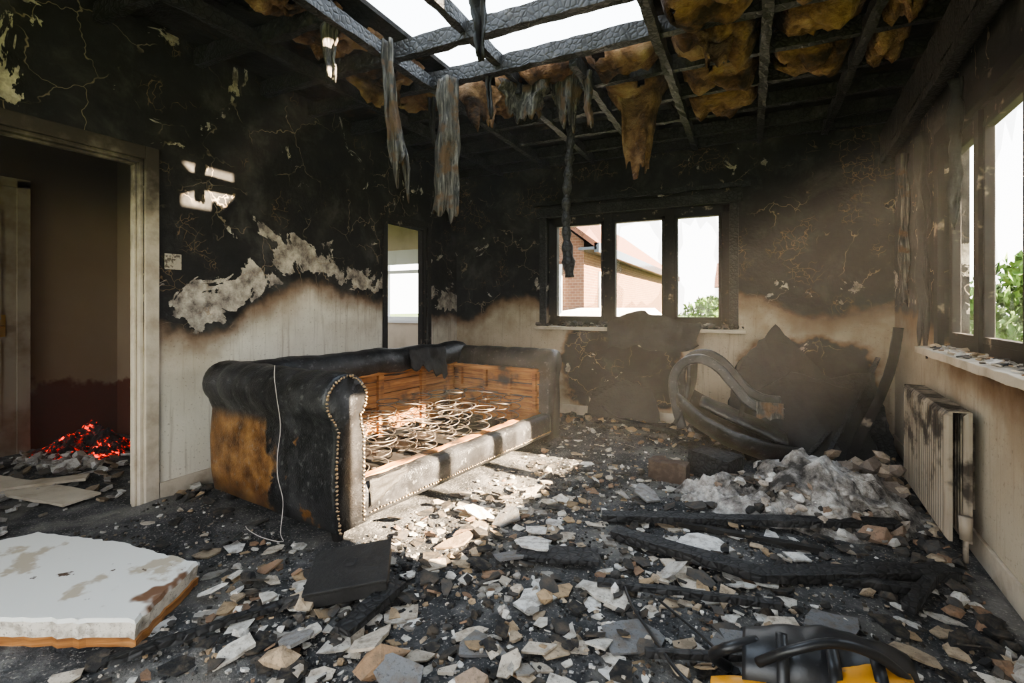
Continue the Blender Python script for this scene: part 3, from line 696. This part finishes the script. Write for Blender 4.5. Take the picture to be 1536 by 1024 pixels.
# fallen board (left)
b=MB(); c=[(-2.90,1.08),(-2.45,1.20),(-2.02,1.25),(-1.92,1.08),(-1.83,.93),(-2.2,.75),(-2.75,.50),(-3.0,.75)]
Q=[]
for i in range(len(c)):
    a,d=Vector(c[i]),Vector(c[(i+1)%len(c)]); m=max(2,int((d-a).length/.03))
    for k in range(m): q=a.lerp(d,k/m); Q.append((q.x+U(-.009,.009),q.y+U(-.009,.009)))
n=len(Q)
def ringf(z,k): 
    mx,my=-2.4,.9; return [(mx+(x-mx)*k,my+(y-my)*k,z+.02*(x+2.4)*-1) for x,y in Q]
vs=ringf(.125,.985)+ringf(.112,1.)+ringf(.06,.985)+ringf(.058,1.0)+ringf(.03,.995)
b.add(vs,[],0,(.6,.55,.47))
b.f.append(tuple(range(n)));b.mi.append(0)
for r in range(4):
    for k in range(n): b.f.append((r*n+k,(r)*n+(k+1)%n,(r+1)*n+(k+1)%n,(r+1)*n+k)[::-1]); b.mi.append(0 if r<1 else (2 if r==1 else 1))
b.f.append(tuple(4*n+k for k in range(n-1,-1,-1)));b.mi.append(1)
b.obj('fallen_plasterboard',['board','wood','rub'])

# tool bag
T=empty('tool_bag')
b=MB()
def ep(rx,rz,p=2.6,n=20):
    return [(rx*math.copysign(abs(math.cos(a))**(2/p),math.cos(a)),rz*math.copysign(abs(math.sin(a))**(2/p),math.sin(a))) for a in [6.283*k/n for k in range(n)]]
b.loft(lambda t:ep(.12*(.75+.25*math.sin(math.pi*t)),.10*(.7+.3*math.sin(math.pi*t))),lambda p,t:(-.02+.42*t,1.60+p[0]+.08*t,.115+p[1]+.012*nz(t*7,p[0]*12,p[1]*12)),26)
b.tube(smooth([(.02,1.52,.17),(.1,1.5,.24),(.2,1.53,.27),(.3,1.57,.24),(.37,1.6,.18)]),.013,0,8)
b.tube(smooth([(-.06,1.66,.04),(-.1,1.6,.10),(-.06,1.56,.16),(.02,1.6,.18)]),.016,0,8)
for x in (.08,.2,.3): b.bar(smooth([(x,1.49,.06),(x,1.475,.12),(x,1.52,.2),(x,1.6,.22)]),.03,.006,0,0,.05)
b.obj('body',['bp'],T,smooth=True)
b=MB()
b.loft(lambda t:ep(.05*(.6+.4*math.sin(math.pi*t)),.04),lambda p,t:(-.10+.14*t,1.50+p[0],.06+p[1]+.03*t),12)
b.loft(lambda t:ep(.075,.04*(.6+.4*math.sin(math.pi*t))),lambda p,t:(.20+.18*t,1.53+p[0]+.04*t,.165+p[1]),12)
b.obj('yellow_parts',['yp'],T,smooth=True)

# ------------------------------------------------------------ embers + hall debris
b=MB(); mound(-4.75,2.06,.36,.30,.16,5.5,0,50)
for i in range(140):
    a=U(0,6.28);r=R()**.5; b.rock(-4.75+.33*r*math.cos(a),2.06+.28*r*math.sin(a),.12*(1-r),U(.015,.045),(1,1,1),0)
b.obj('ember_pile',['ember'])
b=MB()
for i in range(260):
    x=U(-5.1,-3.35);y=U(.9,2.4); c=random.choice([(.5,.48,.45),(.3,.28,.26),(.1,.09,.08),(.2,.15,.1)])
    if (x+4.75)**2/.16+(y-2.06)**2/.08<1: continue
    b.shard(x,y,.002,U(.015,.06),U(.005,.02),.4,c)
for i in range(120): b.rock(U(-4.8,-4.2),U(1.68,1.95),0,U(.02,.06),random.choice([(.5,.47,.43),(.3,.27,.25)]))
b.obj('hall_rubble',['rub'])
pl('fallen_plank',[(-4.6,1.35,.03),(-3.5,1.5,.03)],.2,.015,'trimp'); pl('fallen_plank',[(-4.3,1.1,.05),(-3.9,1.7,.04)],.12,.015,'trimp')

# ------------------------------------------------------------ floor rubble
cols_l=[(.68,.65,.59),(.60,.56,.49),(.54,.47,.38),(.66,.64,.60)]
cols_t=[(.38,.27,.16),(.26,.16,.10),(.42,.33,.23),(.30,.28,.25)]
cols_d=[(.02,.02,.02),(.035,.033,.031),(.065,.06,.055)]
def insofa(x,y,m=.03):
    q=SI@Vector((x,y,0)); return -m<q.x<L+m and -m<q.y<D+m
def inboard(x,y): return -2.95<x<-1.88 and .6<y<1.22
clusters=[(-1.3,2.1,.30,.28,9),(-1.0,2.5,.35,.3,7),(-1.0,3.2,.3,.4,5),(-.75,1.65,.40,.22,8),(-1.4,1.25,.3,.2,7),(-.5,1.35,.35,.2,7),(-2.3,1.45,.4,.2,3),(-.2,2.0,.35,.25,7),(.2,2.45,.35,.25,5),(-.7,3.4,.4,.6,3),(.3,1.9,.3,.3,4),(-1.7,1.1,.25,.2,4),(-.6,2.9,.5,.4,4),(-2.9,2.4,.15,.5,1),(.2,1.3,.3,.3,2),(-1.0,4.3,.5,.4,4)]
tw=sum(c[4] for c in clusters)
def samp(bk=.3):
    if R()<bk: return U(XL+.08,.8),U(.45,4.9)
    r=R()*tw
    for c in clusters:
        r-=c[4]
        if r<=0: return random.gauss(c[0],c[2]),random.gauss(c[1],c[3])
    return -1,2
def ok(x,y):
    return XL+.08<x<.78+.06*(y-2) and .3<y<4.9 and not insofa(x,y) and not inboard(x,y)
b=MB()
for i in range(2900):
    x,y=samp(.25)
    if not ok(x,y): continue
    r=R(); pal=cols_l if r<.38 else cols_t if r<.64 else cols_d
    s=.008+.066*R()**3.4
    if R()<.025: s*=1.4
    c=random.choice(pal); k=U(.65,1.05); c=tuple(q*k for q in c)
    b.shard(x,y,ah(x,y)-.004+(R()**4)*.03,s,U(.003,.010),.10 if R()<.8 else .5,c)
b.obj('plaster_shards',['rub'])
b=MB()
for i in range(620):
    x,y=samp()
    if not ok(x,y): continue
    r=R(); pal=cols_l if r<.2 else cols_t if r<.45 else cols_d
    b.rock(x,y,ah(x,y)-.005,.010+.028*R()**2.5,random.choice(pal))
for i in range(10000):
    x,y=(U(XL+.08,.8),U(.45,4.9)) if R()<.6 else samp()
    if not ok(x,y): continue
    b.rock(x,y,ah(x,y)-.003,U(.003,.011),random.choice([(.02,.02,.02)]*4+[(.1,.1,.1),(.4,.38,.35),(.25,.2,.15)]),0)
for i in range(1000):
    q=R()
    if q<.5: x,y=U(-2.2,.95),4.88-abs(random.gauss(0,.22))
    elif q<.75: y=U(2,4.8); x=.78+.06*(y-2)-abs(random.gauss(0,.1))
    else: x=XL+.07+abs(random.gauss(0,.07)); y=U(1.75,3.6)
    if insofa(x,y): continue
    b.rock(x,y,ah(x,y)-.004,U(.01,.055),random.choice(cols_d*2+cols_t+[(.4,.38,.34)]))
b.obj('charcoal_rubble',['rub'])
b=MB()
for (x,y,r,c) in [(-1.05,1.22,.07,(.30,.19,.11)),(-.72,1.25,.05,(.3,.22,.16)),(-1.35,1.08,.05,(.42,.31,.2)),(-1.5,1.34,.05,(.45,.36,.25)),(.55,2.9,.06,(.3,.2,.14))]:
    b.rock(x,y,ah(x,y)-.01,r*1.3,c,0,.6)
CL=cols_l+[(.16,.16,.16),(.25,.24,.23),(.35,.25,.16)]
for (x,y,r,t) in [(-.9,2.12,.11,.25),(-1.15,2.35,.10,.4),(-1.25,2.0,.11,.35),(-.95,2.0,.11,.3),(-.5,1.9,.13,.06),(-.35,1.7,.13,.05),(-.8,1.42,.13,.06),(-.75,1.75,.10,.1),(-1.35,1.15,.1,.3),(-.25,2.2,.14,.05),(-1.15,1.3,.11,.3),(.1,1.95,.12,.05),(-.2,2.5,.14,.05),(-.02,1.75,.13,.05),(-.45,1.35,.14,.06),(-1.3,2.3,.09,.5),(-1.5,1.05,.09,.2),(-.62,1.18,.1,.1),(.25,2.05,.13,.05),(-.55,3.0,.14,.1),(-.95,1.18,.12,.35)]:
    b.shard(x,y,ah(x,y),r,.012,t,random.choice(CL),random.randint(6,9))
b.obj('plaster_chunks',['rub'])
b=MB()
for i in range(190): b.rock(U(-2.08,-.05),U(YB-.11,YB+.05),.943,U(.01,.05),random.choice(cols_d+cols_d+[(.3,.28,.25)]))
b.obj('sill_rubble',['rub'])
b=MB()
for i in range(110): b.shard(XR+U(-.09,.01),U(1.8,3.5),.923,U(.01,.035),.006,.3,random.choice(cols_d+cols_l+cols_t))
b.shear(); b.obj('sill_rubble',['rub'])
b=MB()
b.tube(smooth([(-.45,1.95,.05),(-.38,1.8,.06),(-.3,1.7,.05),(-.2,1.55,.06),(-.12,1.5,.05)]),.006,0,6)
b.tube(smooth([(-.3,1.9,.05),(-.1,1.7,.06),(-.1,1.6,.07)]),.005,0,6)
b.obj('burnt_cable',['bp'],smooth=True)
b=MB(); b.tube(smooth([(-1.3,4.3,.03),(-1.2,4.6,.10),(-1.32,4.75,.18),(-1.2,4.78,.1),(-1.0,4.7,.03)]),.004,0,6); b.obj('burnt_cable',['bp'],smooth=True)

# ------------------------------------------------------------ smoke haze in the room
hm=bpy.data.materials.new('smoke_haze'); hm.use_nodes=True; nt=hm.node_tree; nt.nodes.clear()
out=nt.nodes.new('ShaderNodeOutputMaterial'); vs_=nt.nodes.new('ShaderNodeVolumeScatter'); nt.links.new(vs_.outputs[0],out.inputs['Volume'])
vs_.inputs['Density'].default_value=.0058; vs_.inputs['Anisotropy'].default_value=.0; vs_.inputs['Color'].default_value=(1,.95,.86,1)
M['haze']=hm
b=MB(); b.box((XL+.005,-.95,.0005),(.88,YB-.005,2.60)); b.v=[(x+(.06*(y-2) if x>0 else 0),y,z) for x,y,z in b.v]; o=b.obj('smoke_haze',['haze'])

# ------------------------------------------------------------ outside
b=MB(); b.box((-60,-30,-.3),(60,90,-.2)); b.obj('ground',['grass'])
H=empty('neighbour_house')
b=MB(); b.box((-7.5,10.5,-.25),(-3.3,23,2.6)); b.add([(-7.5,10.5,2.6),(-3.3,10.5,2.6),(-5.4,10.5,4.2),(-7.5,23,2.6),(-3.3,23,2.6),(-5.4,23,4.2)],[(0,1,2),(5,4,3)]); b.obj('brick_walls',['brick'],H)
b=MB(); 
b.add([(-2.9,10.1,2.45),(-5.4,10.1,4.35),(-5.4,23.4,4.35),(-2.9,23.4,2.45)],[(0,3,2,1)]); b.add([(-7.9,10.1,2.45),(-5.4,10.1,4.35),(-5.4,23.4,4.35),(-7.9,23.4,2.45)],[(0,1,2,3)]); b.obj('roof',['tile'],H,solid=.1)
b=MB(); b.box((-2.95,10.1,2.3),(-2.85,23.4,2.5),1); b.box((-3.3,10.1,2.36),(-2.9,23.4,2.42),1); b.box((-3.29,11.6,.8),(-3.25,12.9,2.0),0); b.box((-3.25,11.7,.9),(-3.24,12.8,1.9),1); b.box((-4.9,10.44,.8),(-3.8,10.48,2.1),0); b.box((-4.8,10.42,.9),(-3.9,10.44,2.0),1); b.obj('gutter_and_windows',['white','dg'],H)
H=empty('distant_house'); b=MB(); b.box((-2,40,-.2),(7,46,2.8)); b.obj('walls',['brick'],H); b=MB(); b.add([(-2.4,39.6,2.6),(7.4,39.6,2.6),(7.4,43,4.6),(-2.4,43,4.6),(-2.4,46.4,2.6),(7.4,46.4,2.6)],[(0,1,2,3),(3,2,5,4)]); b.obj('roof',['tile'],H,solid=.1)
C=empty('parked_car'); b=MB()
prof=[(-1.9,.35),(-1.95,.7),(-1.6,.82),(-1.0,.88),(-.55,1.28),(.5,1.33),(1.2,1.2),(1.7,.9),(1.9,.85),(1.95,.4)]
b.loft(lambda t:[(p[0],p[1]) for p in prof],lambda p,t:(-2.15+(t-.5)*1.65*(1-.18*max(0,(p[1]-.8)/.5)),8.3+p[0]*.9,p[1]-.2),2)
b.obj('body',['white'],C); b=MB()
for x in (-2.9,-1.4):
    for y in (7.2,9.4): b.tube([(x-.1,y,.1),(x+.1,y,.1)],.3,0,16)
b.obj('wheels',['tyre'],C)
def bush(name,cx,cy,r,h,n,ls):
    b=MB()
    for i in range(n):
        a=U(0,6.28);e=U(0,1.57);q=r*R()**.3
        x=cx+q*math.cos(a)*math.cos(e);y=cy+q*math.sin(a)*math.cos(e);z=-.2+h*math.sin(e)*R()**.3+.05
        ro=Euler((U(0,6),U(0,6),U(0,6))).to_matrix(); s=ls*U(.6,1.3)
        b.add([Vector((x,y,z))+ro@Vector(p)*s for p in ((-.5,0,0),(0,-.25,.05),(.5,0,0),(0,.25,.05))],[(0,1,2,3)])
    b.tube([(cx,cy,-.2),(cx,cy,h*.5)],.06); return b.obj(name,['leaf'])
bush('garden_bush',-.9,13.5,1.3,1.55,2500,.16); bush('garden_bush',1.2,17,2.,1.5,2200,.2); bush('garden_tree',4.6,12,1.5,2.3,3000,.2); bush('garden_tree',8.,15,2.,2.8,2500,.25)

# ------------------------------------------------------------ light
w=bpy.data.worlds.new('World'); bpy.context.scene.world=w; w.use_nodes=True; nt=w.node_tree
bg=nt.nodes['Background']; tc=nt.nodes.new('ShaderNodeTexCoord'); sp=nt.nodes.new('ShaderNodeSeparateXYZ'); nt.links.new(tc.outputs['Generated'],sp.inputs[0])
rp=nt.nodes.new('ShaderNodeValToRGB'); nt.links.new(sp.outputs[2],rp.inputs[0])
rp.color_ramp.elements[0].position=0; rp.color_ramp.elements[0].color=(1,.96,.90,1); rp.color_ramp.elements[1].position=.8; rp.color_ramp.elements[1].color=(.72,.85,1.,1)
nt.links.new(rp.outputs[0],bg.inputs[0]); bg.inputs[1].default_value=5.6
sd=bpy.data.lights.new('sun','SUN'); sd.energy=110; sd.angle=.009; sd.color=(1,.80,.56)
so=bpy.data.objects.new('sun',sd); bpy.context.collection.objects.link(so)
so.rotation_euler=Vector((-1,.015,-.47)).to_track_quat('-Z','Y').to_euler()
vsx=bpy.context.scene.view_settings; vsx.exposure=.35
try: vsx.look='AgX - Medium High Contrast'
except Exception as e: print(e)

cam=bpy.data.cameras.new('camera'); co=bpy.data.objects.new('camera',cam); bpy.context.collection.objects.link(co)
cam.sensor_width=36; cam.lens=740/1536*36; cam.shift_y=-52/1536; cam.clip_start=.05; cam.clip_end=300
co.location=(0,0,1.15); co.rotation_euler=(math.radians(90),0,math.radians(25.75))
bpy.context.scene.camera=co
